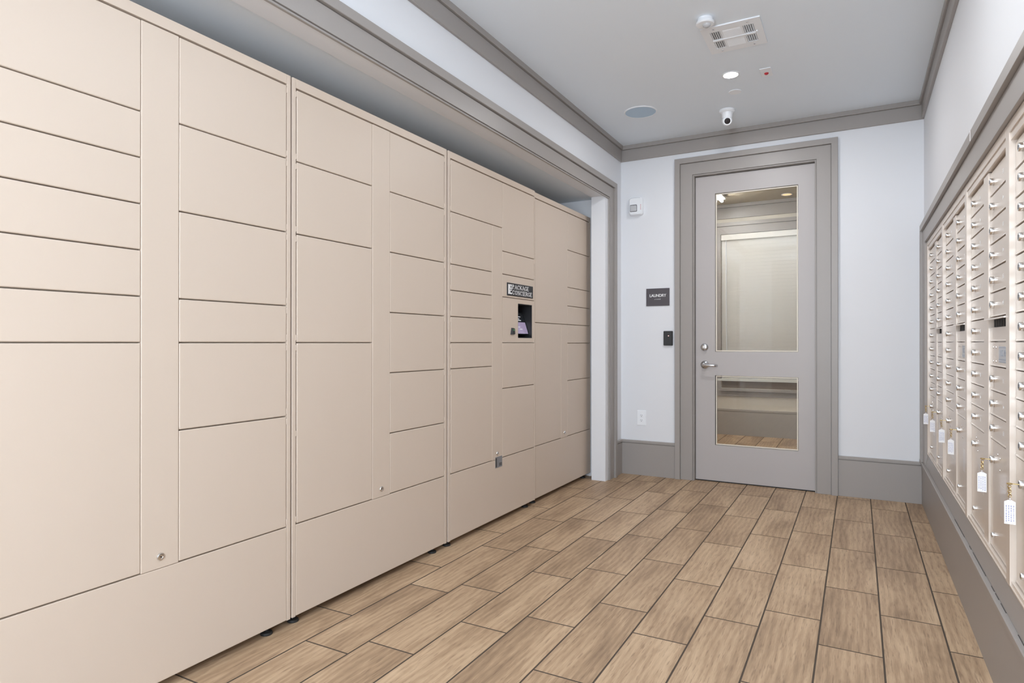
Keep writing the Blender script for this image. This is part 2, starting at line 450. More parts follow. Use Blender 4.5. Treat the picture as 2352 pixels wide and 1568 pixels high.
# ------------------------------------------------------------------ laundry door
def door():
    y0, y1 = YB+.024, YB+.070
    xa, xb, za, zb = DX0+.004, DX1-.004, .010, DZ-.004
    g1 = (-1.005, -.394, 1.046, 2.318); g2 = (-1.005, -.394, .296, .856)
    mb = MB()
    xs = [xa, -1.010, -.394, xb]
    # stiles and rails around the two lites
    mb.box(xa, g1[0], y0, y1, za, zb); mb.box(g1[1], xb, y0, y1, za, zb)
    mb.box(g1[0], g1[1], y0, y1, g1[3], zb); mb.box(g1[0], g1[1], y0, y1, g2[3], g1[2])
    mb.box(g1[0], g1[1], y0, y1, za, g2[2])
    mb.box(g1[0], g2[0], y0, y1, g2[2], g2[3])
    d = build(mb, 'door_1', M['door']); struct(d)
    for g in (g1, g2):
        b = MB(); t = .0075; u = .0035
        G = g; g = (G[0]+u, G[1]-u, G[2]+u, G[3]-u)
        yb0, yb1 = y0+.010, y0+.019
        b.box(g[0], g[0]+t, yb0, yb1, g[2], g[3]); b.box(g[1]-t, g[1], yb0, yb1, g[2], g[3])
        b.box(g[0]+t, g[1]-t, yb0, yb1, g[3]-t, g[3]); b.box(g[0]+t, g[1]-t, yb0, yb1, g[2], g[2]+t)
        bo = build(b, 'glazing_bead', M['bead'], d); bo['label'] = 'pale bead around the glass'
        p = MB().box(G[0]+.001, G[1]-.001, y0+.0195, y0+.0255, G[2]+.001, G[3]-.001)
        po = build(p, 'glass_pane', M['glass'], d); po['label'] = 'clear glass pane'
        if G is g2:
            b = MB().box(g[0]+t, g[1]-t, y0+.028, y0+.036, g[3]-.040, g[3]-.022)
            build(b, 'blind_rail', M['bead'], d)
    # dead bolt
    R = Matrix.Translation((-1.088, y0, 1.082)) @ Matrix.Rotation(PI/2, 4, 'X')
    b = MB().lathe([(.031, 0), (.031, .004), (.027, .009), (.0235, .012), (.0235, .020), (.021, .022)], 32, R)
    db = build(b, 'deadbolt', M['chrome'], d, auto=True); db['label'] = 'round satin chrome deadbolt cylinder'
    b = MB().lathe([(.011, 0), (.011, .0012)], 20, Matrix.Translation((-1.088, y0-.022, 1.082)) @ Matrix.Rotation(PI/2, 4, 'X'))
    b.cur = 1; b.box(-1.0895, -1.0865, y0-.0238, y0-.0232, 1.072, 1.080)
    build(b, 'key_cylinder', [M['steel'], M['black']], db)
    # lever
    R = Matrix.Translation((-1.086, y0, .940)) @ Matrix.Rotation(PI/2, 4, 'X')
    b = MB().lathe([(.033, 0), (.033, .004), (.029, .010), (.018, .014), (.014, .020), (.0125, .045), (.016, .052), (.016, .058), (.010, .062)], 32, R)
    lv = build(b, 'lever_handle', M['chrome'], d, auto=True); lv['label'] = 'satin chrome lever handle'
    b = MB(); n = len(b.v)
    secs = []
    for i in range(15):
        t = i/14; x = -1.094+t*.112; yy = y0-.055-.006*math.sin(PI*t)+(.026*max(0, (t-.86)/.14)**2)
        hh = .0145-.0055*min(1, t/.6); th = .0075-.002*t; zc = .940-.006*t
        secs.append([(x, yy+th*math.cos(a), zc+hh*math.sin(a)) for a in [2*PI*k/12 for k in range(12)]])
    for s_ in secs: b.v += s_
    for i in range(14):
        for k in range(12):
            b.f.append((i*12+k, i*12+(k+1) % 12, (i+1)*12+(k+1) % 12, (i+1)*12+k)); b.mi.append(0)
    b.f.append(tuple(range(12))); b.f.append(tuple(14*12+k for k in reversed(range(12)))); b.mi += [0, 0]
    build(b, 'lever', M['chrome'], lv, smooth=True)
    # door sweep, hinges
    build(MB().box(xa+.003, xb-.003, y0+.006, y1-.006, .0015, .010), 'door_sweep', M['rubber'], d)
    return d
door()

# ------------------------------------------------------------------ parcel lockers
FX = -1.955                 # face plane
def Zk(k): return .398+.1440*k
LG = 'parcel lockers standing in the alcove'
def locker(y0, y1, cols, strip, label, dz=0, dx=0, kiosk=False, stile=(.018, .018)):
    """cols: (Ystart, Yend, [(k_low, k_high, extra_right)])"""
    fx = FX+dx; top = 2.167+dz; bot = .032
    ym = (y0+y1)/2
    root = thing('parcel_locker', (fx-.27, ym, 0), label, 'parcel locker', LG)
    bk = fx-.53
    z0, z1 = bot, top
    ya, yb = y0+stile[0], y1-stile[1]
    # carcass: closed shell behind the doors, stiles, top rail
    mb = MB()
    kiosk_y = kiosk
    if not kiosk:
        mb.box(bk, fx-.020, y0, y1, z0, z1)
    else:
        a, b_, c, d_ = kiosk            # y range, z range of the kiosk hollow
        mb.box(bk, fx-.20, y0, y1, z0, z1)
        mb.box(fx-.20, fx-.020, y0, a, z0, z1); mb.box(fx-.20, fx-.020, b_, y1, z0, z1)
        mb.box(fx-.20, fx-.020, a, b_, z0, c); mb.box(fx-.20, fx-.020, a, b_, d_, z1)
    build(mb, 'cabinet_body', M['lockbody'], root)
    mb = MB()
    if stile[0]: mb.box(fx-.0198, fx, y0, ya-.0006, z0, z1)
    if stile[1]: mb.box(fx-.0198, fx, yb+.0006, y1, z0, z1)
    mb.box(fx-.0198, fx, ya-.0006 if stile[0] else y0, yb+.0006 if stile[1] else y1, Zk(12)+dz+.0035, z1)
    build(mb, 'face_frame', M['locker'], root, bevel=.0015, seg=2)
    # kick panel across the foot of the cabinet
    build(MB().box(fx-.0195, fx-.0004, ya+.0008, yb-.0008, z0+.002, Zk(0)-.0022), 'kick_panel', M['locker'], root, bevel=.0025)
    g = .0019
    hin = .0045     # hinge strip
    for ci, (c0, c1, rows) in enumerate(cols):
        for (k0, k1, kind) in rows:
            a, b_ = c0, c1
            if kind == 'wide': b_ = strip[1]
            if ci == 0: a += hin
            else: b_ -= hin
            top_g = g+(.0012 if k1 == 12 else 0)
            zz0, zz1 = Zk(k0)+dz*(k0 > 0)+g, Zk(k1)+dz-top_g
            if kind in ('door', 'wide'):
                o = build(MB().box(fx-.0190, fx+.0002, a+.0006, b_-.0006, zz0, zz1), 'compartment_door', M['locker'], root, bevel=.0034, seg=3)
                hy = c0+hin*.35 if ci == 0 else c1-hin*.35
                for hz in (zz0+.018, zz1-.018) if k1-k0 < 4 else (zz0+.018, (zz0+zz1)/2, zz1-.018):
                    build(MB().lathe([(.0022, -.011), (.0030, -.010), (.0030, .010), (.0022, .011)], 8, Matrix.Translation((fx-.0025, hy, hz))), 'hinge', M['locker'], o, smooth=False)
            elif kind == 'sign':
                o = build(MB().box(fx-.0190, fx+.0002, a+.0006, b_-.0006, zz0, zz1), 'sign_panel', M['locker'], root, bevel=.0034, seg=3)
                sign(root, fx, a, b_, zz0, zz1)
            elif kind == 'kiosk':
                kiosk_panel(root, fx, a, b_, zz0, zz1)
        # hinge strip shown as a thin raised line
        zt = Zk(12)+dz-.004
        hs = c0 if ci == 0 else c1-hin+.0006
        build(MB().box(fx-.0196, fx-.0052, hs, hs+hin-.0012, Zk(0)+.002, zt), 'hinge_strip', M['locker'], root)
    # control strip with its lock
    s0, s1, kt = strip
    ztop = Zk(kt)+dz-g
    build(MB().box(fx-.0190, fx+.0004, s0+.0006, s1-.0006, Zk(0)-.0012, ztop), 'control_strip', M['locker'], root, bevel=.0030, seg=3)
    R = Matrix.Translation((fx+.0004, (s0+s1)/2, Zk(0)+.036)) @ Matrix.Rotation(PI/2, 4, 'Y')
    lk = build(MB().lathe([(.0125, 0), (.0125, .002), (.0105, .0045), (.0070, .0050), (.0066, .0030), (.0001, .0030)], 24, R), 'cam_lock', M['steel'], root, auto=True)
    lk['label'] = 'round steel cam lock'
    build(MB().lathe([(.0022, .0032), (.0022, .0048)], 10, R), 'key_slot', M['black'], lk)
    # levelling feet
    for fy in (y0+.035, y1-.085):
        for fxx in (fx-.035, bk+.06):
            T_ = Matrix.Translation((fxx, fy, 0))
            ft = build(MB().lathe([(.022, .0006), (.023, .004), (.021, .010), (.008, .013), (.008, .0318)], 20, T_), 'levelling_foot', M['rubber'], root, auto=True)
            ft['label'] = 'black levelling foot'
    own(root)
    return root

def glyphs(mb, txt, x, y, h, cw, to3, wgt):
    """serif capitals drawn as thick and thin strokes; to3(u,v) maps to the panel"""
    cnt = [0]
    base3 = to3
    def to3(u, v):
        q = base3(u, v); return (q[0]+cnt[0]*4e-6, q[1], q[2])
    def stroke(p, q, w0, w1=None):
        cnt[0] += 1
        w1 = w0 if w1 is None else w1
        dx, dy = q[0]-p[0], q[1]-p[1]; L = math.hypot(dx, dy) or 1; nx, ny = -dy/L, dx/L
        mb.poly([to3(p[0]+nx*w0/2, p[1]+ny*w0/2), to3(q[0]+nx*w1/2, q[1]+ny*w1/2), to3(q[0]-nx*w1/2, q[1]-ny*w1/2), to3(p[0]-nx*w0/2, p[1]-ny*w0/2)])
    def arc(cx, cy, rx, ry, a0, a1, wt, wn, n=14):
        pr = None; cnt[0] += 1
        for i in range(n+1):
            a = math.radians(a0+(a1-a0)*i/n); wd = wn+(wt-wn)*abs(math.cos(a))
            o = (cx+(rx)*math.cos(a), cy+(ry)*math.sin(a)); q = (cx+(rx-wd)*math.cos(a), cy+(ry-wd)*math.sin(a))
            if pr: mb.poly([to3(*pr[0]), to3(*o), to3(*q), to3(*pr[1])])
            pr = (o, q)
    K, n_ = wgt, wgt*.5
    for ch in txt:
        w = cw*{'I': .42, 'E': .80, 'C': 1.0, 'O': 1.1, 'G': 1.08, 'N': 1.1, 'A': 1.1, 'K': 1.05, 'P': .86, 'R': 1.0}[ch]
        X = lambda u: x+u*w
        Y = lambda v: y+v*h
        sf = lambda u, v: stroke((X(u)-K*.95, Y(v)), (X(u)+K*.95, Y(v)), n_)
        if ch in 'IEPRKN':
            sx = .5 if ch == 'I' else .18
            stroke((X(sx), Y(0)), (X(sx), Y(1)), n_ if ch == 'N' else K); sf(sx, .02); sf(sx, .98)
        if ch == 'E':
            for v, l in ((.98, .9), (.52, .75), (.02, .95)): stroke((X(.18), Y(v)), (X(l), Y(v)), n_)
            for v in (.90, .10): stroke((X(.9), Y(v-.1)), (X(.9), Y(v+.1)), n_)
        if ch in 'PR':
            arc(X(.18)+w*.25, Y(.75), w*.5, h*.26, -90, 90, K, n_); stroke((X(.18), Y(.985)), (X(.45), Y(.985)), n_); stroke((X(.18), Y(.51)), (X(.45), Y(.51)), n_)
        if ch == 'R': stroke((X(.5), Y(.5)), (X(1), Y(0)), K)
        if ch == 'K':
            stroke((X(.25), Y(.42)), (X(.92), Y(1)), n_); stroke((X(.42), Y(.55)), (X(1), Y(0)), K); sf(.9, .98)
        if ch == 'N':
            stroke((X(.16), Y(1)), (X(.86), Y(0)), K); stroke((X(.86), Y(0)), (X(.86), Y(1)), n_); sf(.86, .98)
        if ch == 'A':
            stroke((X(.5), Y(1)), (X(.08), Y(0)), n_); stroke((X(.48), Y(1)), (X(.92), Y(0)), K); stroke((X(.22), Y(.34)), (X(.76), Y(.34)), n_); sf(.08, .02); sf(.9, .02)
        if ch in 'CGO':
            a0, a1 = (0, 360) if ch == 'O' else (42, 318)
            arc(X(.5), Y(.5), w*.5, h*.52, a0, a1, K, n_, 26)
            if ch == 'C': stroke((X(.9), Y(.68)), (X(.9), Y(.98)), n_)
            if ch == 'G': stroke((X(.88), Y(.06)), (X(.88), Y(.46)), K); stroke((X(.6), Y(.46)), (X(1), Y(.46)), n_); stroke((X(.88), Y(.7)), (X(.88), Y(.98)), n_)
        x += w+cw*.12
    return x

def sign(parent, fx, a, b, z0, z1):
    # black panel, white emblem and two lines of lettering
    y0, y1, zz0, zz1 = a+.055, b-.026, z0+.012, z0+.094
    p = build(MB().box(fx+.0002, fx+.0036, y0, y1, zz0, zz1), 'name_plate', M['signblack'], parent, bevel=.001)
    p['label'] = 'black name plate with white serif lettering'
    X = fx+.0042
    W, H = y1-y0, zz1-zz0
    mb = MB()
    to3 = lambda u, v: (X, y0+u, zz0+v)
    # emblem: tall bar, upper block with a hole, lower block with a notch
    def rc(u0, u1, v0, v1): mb.box(X-.0006, X, y0+u0, y0+u1, zz0+v0, zz0+v1)
    s = H
    ex = .012
    rc(ex, ex+.017, .010, s-.010)
    rc(ex+.019, ex+.050, s-.017, s-.010); rc(ex+.019, ex+.030, s*.56, s-.017); rc(ex+.042, ex+.050, s*.56, s-.017); rc(ex+.030, ex+.042, s*.56, s*.60); rc(ex+.019, ex+.050, s*.52, s*.56)
    rc(ex+.019, ex+.050, s*.40, s*.47); rc(ex+.019, ex+.029, s*.24, s*.40); rc(ex+.019, ex+.050, .010, s*.24)
    lh = H*.325
    cw = (W-.072)/11.0
    glyphs(mb, 'PACKAGE', ex+.056, H*.56, lh, cw*1.13, to3, .0062)
    glyphs(mb, 'CONCIERGE', ex+.056, H*.12, lh, cw*1.13, to3, .0062)
    build(mb, 'lettering', M['letter'], p)

def kiosk_panel(root, fx, a, b, z0, z1):
    # panel with a rectangular opening, black hood, tilted touch screen and card reader
    oy0, oy1, oz0, oz1 = a+.205, b-.033, z0+.029, z1-.029
    mb = MB()
    X0, X1 = fx-.019, fx+.0002
    mb.box(X0, X1, a+.001, oy0, z0, z1); mb.box(X0, X1, oy1, b-.001, z0, z1)
    mb.box(X0, X1, oy0, oy1, z0, oz0); mb.box(X0, X1, oy0, oy1, oz1, z1)
    k = build(mb, 'kiosk_panel', M['locker'], root)
    mb = MB(); t = .004; D = .165
    mb.box(fx-D, fx-.001, oy0+.0005, oy0+t, oz0, oz1); mb.box(fx-D, fx-.001, oy1-t, oy1-.0005, oz0, oz1)
    mb.box(fx-D, fx-.001, oy0+t, oy1-t, oz1-t, oz1-.0005); mb.box(fx-D, fx-.001, oy0+t, oy1-t, oz0+.0005, oz0+t)
    mb.box(fx-D-.003, fx-D, oy0, oy1, oz0, oz1)
    h = build(mb, 'screen_hood', M['black'], root); h['label'] = 'black recessed hood'
    # tilted screen: bottom near the face, top deep inside
    P = lambda u, v: Vector((fx-.024-.046*v, oy0+t+.003+u*(oy1-oy0-2*t-.012), oz0+.030+v*(oz1-oz0)*.62))
    def quad(u0, u1, v0, v1, lift):
        n = Vector((1, 0, .27)).normalized()*lift
        return [P(u0, v0)+n, P(u1, v0)+n, P(u1, v1)+n, P(u0, v1)+n]
    def slab(mb, u0, u1, v0, v1, l0, l1):
        q0, q1 = quad(u0, u1, v0, v1, l0), quad(u0, u1, v0, v1, l1); n = len(mb.v)
        mb.v += [tuple(p) for p in q0+q1]
        for f in ((3,2,1,0),(4,5,6,7),(0,1,5,4),(1,2,6,5),(2,3,7,6),(3,0,4,7)): mb.f.append(tuple(n+i for i in f)); mb.mi.append(mb.cur)
    mb = MB(); slab(mb, -.02, 1.04, -.02, 1.03, -.006, 0)
    sc = build(mb, 'touch_screen', M['screendark'], root); sc['label'] = 'tilted touch screen, lilac lower half'
    mb = MB(); slab(mb, 0, 1, 0, .55, .0005, .001)
    build(mb, 'lit_area', M['screen'], sc)
    for (u0, u1, v0, v1) in ((.05, .6, .86, .89), (.1, .75, .80, .83), (.2, .62, .69, .73), (.3, .72, .62, .655), (.3, .5, .30, .33), (.45, .65, .2, .23)): 
        mb = MB(); slab(mb, u0, u1, v0, v1, .001, .0015); build(mb, 'screen_text', M['screentext'], sc)
    # card reader
    cy, cz = a+.128, z0+.072
    mb = MB(); n = 0
    pts = [(cy-.026, cz-.022), (cy+.024, cz-.022), (cy+.017, cz+.022), (cy-.014, cz+.022)]
    for xx, kk in ((fx+.0003, 1), (fx+.012, .8)):
        for p in pts: mb.v.append((xx, cy+(p[0]-cy)*kk, cz+(p[1]-cz)*kk))
    for f in ((3,2,1,0),(4,5,6,7),(0,1,5,4),(1,2,6,5),(2,3,7,6),(3,0,4,7)): mb.f.append(f); mb.mi.append(0)
    cr = build(mb, 'card_reader', M['black'], root); cr['label'] = 'small black card reader with green light'
    build(MB().box(fx+.0121, fx+.0128, cy-.005, cy+.006, cz+.004, cz+.012), 'indicator_light', M['green'], cr)

D = 'door'
l1 = locker(.700, 1.7505, [(.718, 1.1605, [(0,5,D),(5,6,D),(6,7,D),(7,8,D),(8,9,D),(9,10,D),(10,12,D)]),
                           (1.2865, 1.7345, [(0,3,D),(3,5,D),(5,6,D),(6,8,D),(8,10,D),(10,12,D)])], (1.1605, 1.2865, 12),
            'beige steel parcel locker cut off by the left edge, nearest of the row')
l2 = locker(1.7595, 2.8225, [(1.7775, 2.226, [(0,5,D),(5,8,D),(8,10,D),(10,12,D)]),
                             (2.351, 2.8045, [(0,2,D),(2,4,D),(4,6,D),(6,8,D),(8,10,D),(10,12,D)])], (2.226, 2.351, 12),
            'beige steel parcel locker second from the left, six equal doors on its right side')
l3 = locker(2.8375, 3.8885, [(2.8590, 3.307, [(0,4,D),(4,5,D),(5,6,D),(6,7,D),(7,8,D),(8,10,D),(10,12,'wide')]),
                             (3.435, 3.8820, [(0,3,D),(3,5,D),(5,7,'kiosk'),(7,8,'sign'),(8,9,D),(9,12,D)])], (3.307, 3.435, 10),
            'beige steel parcel locker with black name sign and touch screen kiosk', kiosk=(3.60, 3.875, Zk(5)+.01, Zk(7)-.01), stile=(.0215, .0060))
l4 = locker(3.8945, 4.936, [(3.9005, 4.343, [(0,6,D),(6,12,'wide')]),
                            (4.465, 4.9300, [(0,3,D),(3,5,D),(5,6,D),(6,7,D),(7,8,D),(8,10,D),(10,12,D)])], (4.343, 4.465, 6),
            'narrow-looking beige parcel locker at the far end of the row, beside the grey cased jamb', dz=-.004, dx=-.008, stile=(.006, .006))
# sticker on the kiosk locker
mb = MB().box(FX+.0003, FX+.0009, 3.345, 3.43, .345, .412)
mb.cur = 1
for i in range(7): mb.box(FX+.0009, FX+.0012, 3.392+i*.005, 3.3942+i*.005, .352, .372)
mb.box(FX+.0009, FX+.0012, 3.350, 3.362, .350, .405)
st = build(mb, 'asset_sticker', [M['sticker'], M['signblack']], l3); st['label'] = 'grey printed sticker under the lock'
st.matrix_parent_inverse = l3.matrix_world.inverted()

# ------------------------------------------------------------------ mailboxes
DXF = .414                        # door face plane
PIT, U0 = .843, 2.37
def Zr(i): return 1.675-.0852*i   # lock height of row i
ROWH = .0852
meshes = {}
def knob_mesh():
    mb = MB()
    R = Matrix.Rotation(-PI/2, 4, 'Y')
    mb.lathe([(.0135, 0), (.0135, .0015), (.0125, .002), (.0125, .0105), (.0112, .0125), (.0001, .0129)], 20, R)
    mb.cur = 1; mb.box(-.0135, -.0129, -.0012, .0012, -.006, .006)
    return mb.mesh('cylinder_lock', [M['steel'], M['black']])
KM = knob_mesh()
KM.polygons.foreach_set('use_smooth', [True]*len(KM.polygons))
bm = bmesh.new(); bm.from_mesh(KM)
for ed in bm.edges:
    if len(ed.link_faces) == 2 and ed.calc_face_angle(0) > .7: ed.smooth = False
bm.to_mesh(KM); bm.free()
def panel_mesh(key, w, h, t=.010):
    # door leaf with a turned bottom lip and far edge flange, origin at its far top corner, running to -Y and -Z
    if key in meshes: return meshes[key]
    mb = MB()
    mb.box(0, t, -w, 0, -h, 0)
    mb.prism([(-.0030, -h), (0, -h), (0, -h+.006)], 1, -w, -.001)
    meshes[key] = mb.mesh('mailbox_door', M['mail']); return meshes[key]
def number_mesh(k):
    mb = MB(); r = random.Random(k)
    for dy in (0, -.009):
        c = r.randrange(3); X = -.0004
        if c == 0: mb.box(X, 0, dy-.0008, dy+.0008, -.007, .007)
        elif c == 1:
            for z in (-.0064, 0, .0064): mb.box(X, 0, dy-.003, dy+.003, z-.0006, z+.0006)
            mb.box(X, 0, dy-.003, dy-.0018, -.006, .006)
        else: mb.torus(.0036, .0007, basis((0, dy, 0), (0, 1, 0), (0, 0, 1.0)), 10, 4)
    return mb.mesh('number', M['letter'])
NM = [number_mesh(k) for k in range(6)]
MG = 'mailbox units in the right wall'
mlabels = ['gold beige mailbox unit at the far end of the wall, beside the corner',
           'gold beige mailbox unit second from the far corner, two keys hanging from its parcel doors',
           'gold beige mailbox unit third from the far corner, one key on its right side',
           'gold beige mailbox unit cut off by the right edge of the photo']
LOCK = {}
def mailbox(u):
    Y0 = U0+PIT*(3-u)
    root = thing('mailbox_unit', (DXF+.05, Y0-.38, MZ0), mlabels[u], 'mailbox', MG)
    cl = [(Y0, Y0-.345), (Y0-.436, Y0-.789)]
    yend = Y0-PIT+.0515
    zt, zb = Zr(0)+.042, .408
    mb = MB()
    mb.box(DXF+.014, DXF+.075, yend, Y0+.050, MZ0+.002, MZ1-.006)         # box behind the doors
    build(mb, 'cabinet_box', M['mail'], root)
    mb = MB()
    mb.box(.398, DXF+.0138, Y0+.0006, Y0+.050, MZ0+.002, MZ1-.007)           # far stile
    if u == 3: mb.box(.398, DXF+.0138, yend, Y0-.7905, MZ0+.002, MZ1-.007)
    mb.box(.407, DXF+.0138, Y0-.4345, Y0-.3465, zb-.006, zt+.004)            # mullion
    a, b = (yend if u != 3 else Y0-.7905), Y0+.0006
    mb.box(.402, DXF+.0138, a, b, zt+.006, zt+.030); mb.box(.398, DXF+.0138, a, b, zt+.030, MZ1-.007)
    mb.box(.402, DXF+.0138, a, b, zb-.016, zb-.004); mb.box(.398, DXF+.0138, a, b, MZ0+.002, zb-.0155)
    build(mb, 'frame', M['mail'], root, bevel=.0012, seg=2)
    def leaf(name, ci, ztop, h, lock=True, lockz=None, num=None):
        y0, y1 = cl[ci]
        me = panel_mesh((ci, round(h, 4)), y0-y1-.003, h)
        o = link(name, me, root, bevel=.0012, seg=2); o.location = (DXF, y0-.0015, ztop)
        if lock:
            lo = link('cylinder_lock', KM, o); lo.location = (0, -.100 if ci == 0 else -.062, (lockz-ztop) if lockz else -h/2)
        if num is not None:
            no = link('number', NM[num % 6], o); no.location = (-.0003, -.215, -h/2)
        return o
    gap = .0036
    for i in range(11): leaf('mailbox_door', 0, Zr(i)+ROWH/2-gap/2, ROWH-gap, num=i+u*3)
    for i in (0, 1, 2, 3, 4, 5, 8, 9, 10): leaf('mailbox_door', 1, Zr(i)+ROWH/2-gap/2, ROWH-gap, num=i+u*5+2)
    # outgoing mail slot: near-black slab painted as its inner shade, under a raised hood, blank panel beneath
    y0, y1 = cl[1]
    zt6 = Zr(6)+ROWH/2
    mb = MB().box(DXF+.010, DXF+.0136, y1+.004, y0-.004, zt6-.034, zt6-.004)
    sl = build(mb, 'outgoing_mail_slot', M['mailin'], root); sl['label'] = 'letter slot, its inner shade a dark slab'
    pr = [(y0-.006, zt6-.0045), (y1+.006, zt6-.0045)]; n = 9; stp = (y0-y1-.012)/(n*2-1)
    for k in range(n):
        ya_ = y1+.006+2*k*stp
        pr += [(ya_, zt6-.033), (ya_+stp, zt6-.033)]
        if k < n-1: pr += [(ya_+stp, zt6-.009), (ya_+2*stp, zt6-.009)]
    mb = MB().prism(pr, 0, DXF+.0085, DXF+.0099)
    build(mb, 'comb', M['rubber'], sl)
    mb = MB().prism([(DXF+.012, zt6-.001), (DXF-.019, zt6-.006), (DXF-.021, zt6-.011), (DXF-.018, zt6-.0115), (DXF+.012, zt6-.006)], 1, y1+.002, y0-.002)
    build(mb, 'slot_hood', M['mail'], root)
    leaf('blank_panel', 1, zt6-.036, ROWH-.038, lock=False)
    # master panel with plate and four rivets
    zt7 = Zr(7)+ROWH/2-gap/2
    mp = leaf('master_panel', 1, zt7, ROWH-gap, lock=False)
    for dy in (-.05, -.10):
        for dz in (-.018, -.066):
            rv = link('rivet', meshes.setdefault('rivet', MB().lathe([(.004, 0), (.0035, .0014), (.0001, .0022)], 10, Matrix.Rotation(-PI/2, 4, 'Y')).mesh('rivet', M['steel'])), mp); rv.location = (0, dy, dz)
    if u in (1, 2, 3):
        mb = MB().box(-.0005, 0, -.325, -.145, -.068, -.014)
        pl = build(mb, 'mail_decal', M['decal'], mp); pl['label'] = 'pale blue printed decal'
        mb = MB()
        for z0, z1 in ((-.019, -.017), (-.059, -.056), (-.066, -.064)): mb.box(-.0008, -.0005, -.325, -.145, z0, z1)
        me = mb.mesh('decal_print', M['decaltext'])
        tm = text_mesh('U.S. MAIL', .030, basis((-.0007, -.235, -.037), (0, -1, 0), (0, 0, 1)), .0002, 1.0)
        b2 = bmesh.new(); b2.from_mesh(me); b2.from_mesh(tm); b2.to_mesh(me); b2.free()
        for p in me.polygons: p.material_index = 0
        link('decal_print', me, mp)
    # parcel doors
    ptop = Zr(10)-ROWH/2-gap/2
    for ci in (0, 1):
        o = leaf('parcel_door', ci, ptop, ptop-zb, lock=True, lockz=.714)
        lo = link('cylinder_lock', KM, o); lo.location = (0, -.105 if ci == 0 else -.070, .455-ptop); lo.scale = (.8, .75, .75)
        for dy, dz in ((-.125, .026), (-.165, .018), (-.160, -.022)):
            rv = link('rivet', meshes['rivet'], o); rv.location = (0, dy, .714+dz-ptop)
        mb = MB().box(-.0004, 0, -.285, -.165, .545-ptop, .645-ptop)
        lb = build(mb, 'clear_label', M['paper'], o)
        LOCK[(u, ci)] = Vector((DXF-.0135, cl[ci][0]-.0015-(.100 if ci == 0 else .062), .714))
    own(root)
    return root
for u in range(4): mailbox(u)

# keys left in the parcel locks
KG = 'tagged keys in the parcel door locks'
klabels = {(0,0): 'brass key with white tag, farthest of all, in front of the corner trim',
           (0,1): 'brass key with white tag on the right parcel door of the farthest mailbox unit',
           (1,0): 'brass key and white tag at the left parcel door, third from the corner',
           (1,1): 'brass key and white tag in the right lock of the second mailbox unit',
           (2,1): 'brass key with white printed tag hanging low, second nearest the camera',
           (3,0): 'nearest brass key, its large white printed tag at the right edge'}
rk = random.Random(5)
for (u, ci), lab in klabels.items():
    p = LOCK[(u, ci)]
    root = thing('key', (p.x, p.y, p.z), lab, 'key', KG)
    mb = MB()
    mb.box(-.016, .004, -.0035, .0035, -.0011, .0011)                       # blade
    bowc = Vector((-.0195, 0, 0))
    mb.torus(.0055, .0020, basis(bowc, (1, 0, 0), (0, 1, 0)), 16, 6)
    k = build(mb, 'key_blade', M['brass'], root); k['label'] = 'brass key'
    mb = MB(); z = -.0085; n = 5
    sway = rk.uniform(-.003, .003)
    for i in range(n):
        ang = PI/2 if i % 2 else 0
        Mx = Matrix.Translation((-.020+sway*i/n, 0, z)) @ Matrix.Rotation(ang+.4, 4, 'Z') @ Matrix.Rotation(PI/2, 4, 'X')
        mb.torus(.0045, .0010, Mx, 12, 5); z -= .0066
    build(mb, 'chain', M['brass'], root)
    cx = -.020+sway
    tw, th = .0130, .0295
    yaw = rk.uniform(-.55, -.1)
    A = Matrix.Translation((cx, 0, z-.0035)) @ Matrix.Rotation(yaw, 4, 'Z')
    prof = [(-tw, -.007), (-.004, -.002), (.004, -.002), (tw, -.007), (tw, -.012-2*th), (-tw, -.012-2*th)]
    mb = MB(); nn = len(prof)
    for yy in (-.0008, .0008):
        for q in prof: mb.v.append(tuple(A @ Vector((q[0], yy, q[1]))))
    for i in range(nn): mb.f.append((i, (i+1) % nn, nn+(i+1) % nn, nn+i)); mb.mi.append(0)
    mb.f.append(tuple(range(nn))); mb.f.append(tuple(reversed(range(nn, 2*nn)))); mb.mi += [0, 0]
    mb.torus(.0038, .0010, A @ Matrix.Translation((0, 0, .0005)) @ Matrix.Rotation(PI/2, 4, 'Y'), 10, 5)
    t = build(mb, 'tag', M['tag'], root); t['label'] = 'white card tag in a clear holder'
    mb = MB()
    for i in range(4):
        xx = -tw+.0035+i*.0056; zz = -.017
        while zz > -.012-2*th+.010:
            ln = rk.uniform(.001, .006)
            q = [Vector((xx, -.0010, zz)), Vector((xx+.0022, -.0010, zz)), Vector((xx+.0022, -.0010, zz-ln)), Vector((xx, -.0010, zz-ln))]
            mb.poly([A @ v for v in q]); zz -= ln+.002
    build(mb, 'print', M['ink'], t)

# ------------------------------------------------------------------ things on the back wall
yb = YB+.0004
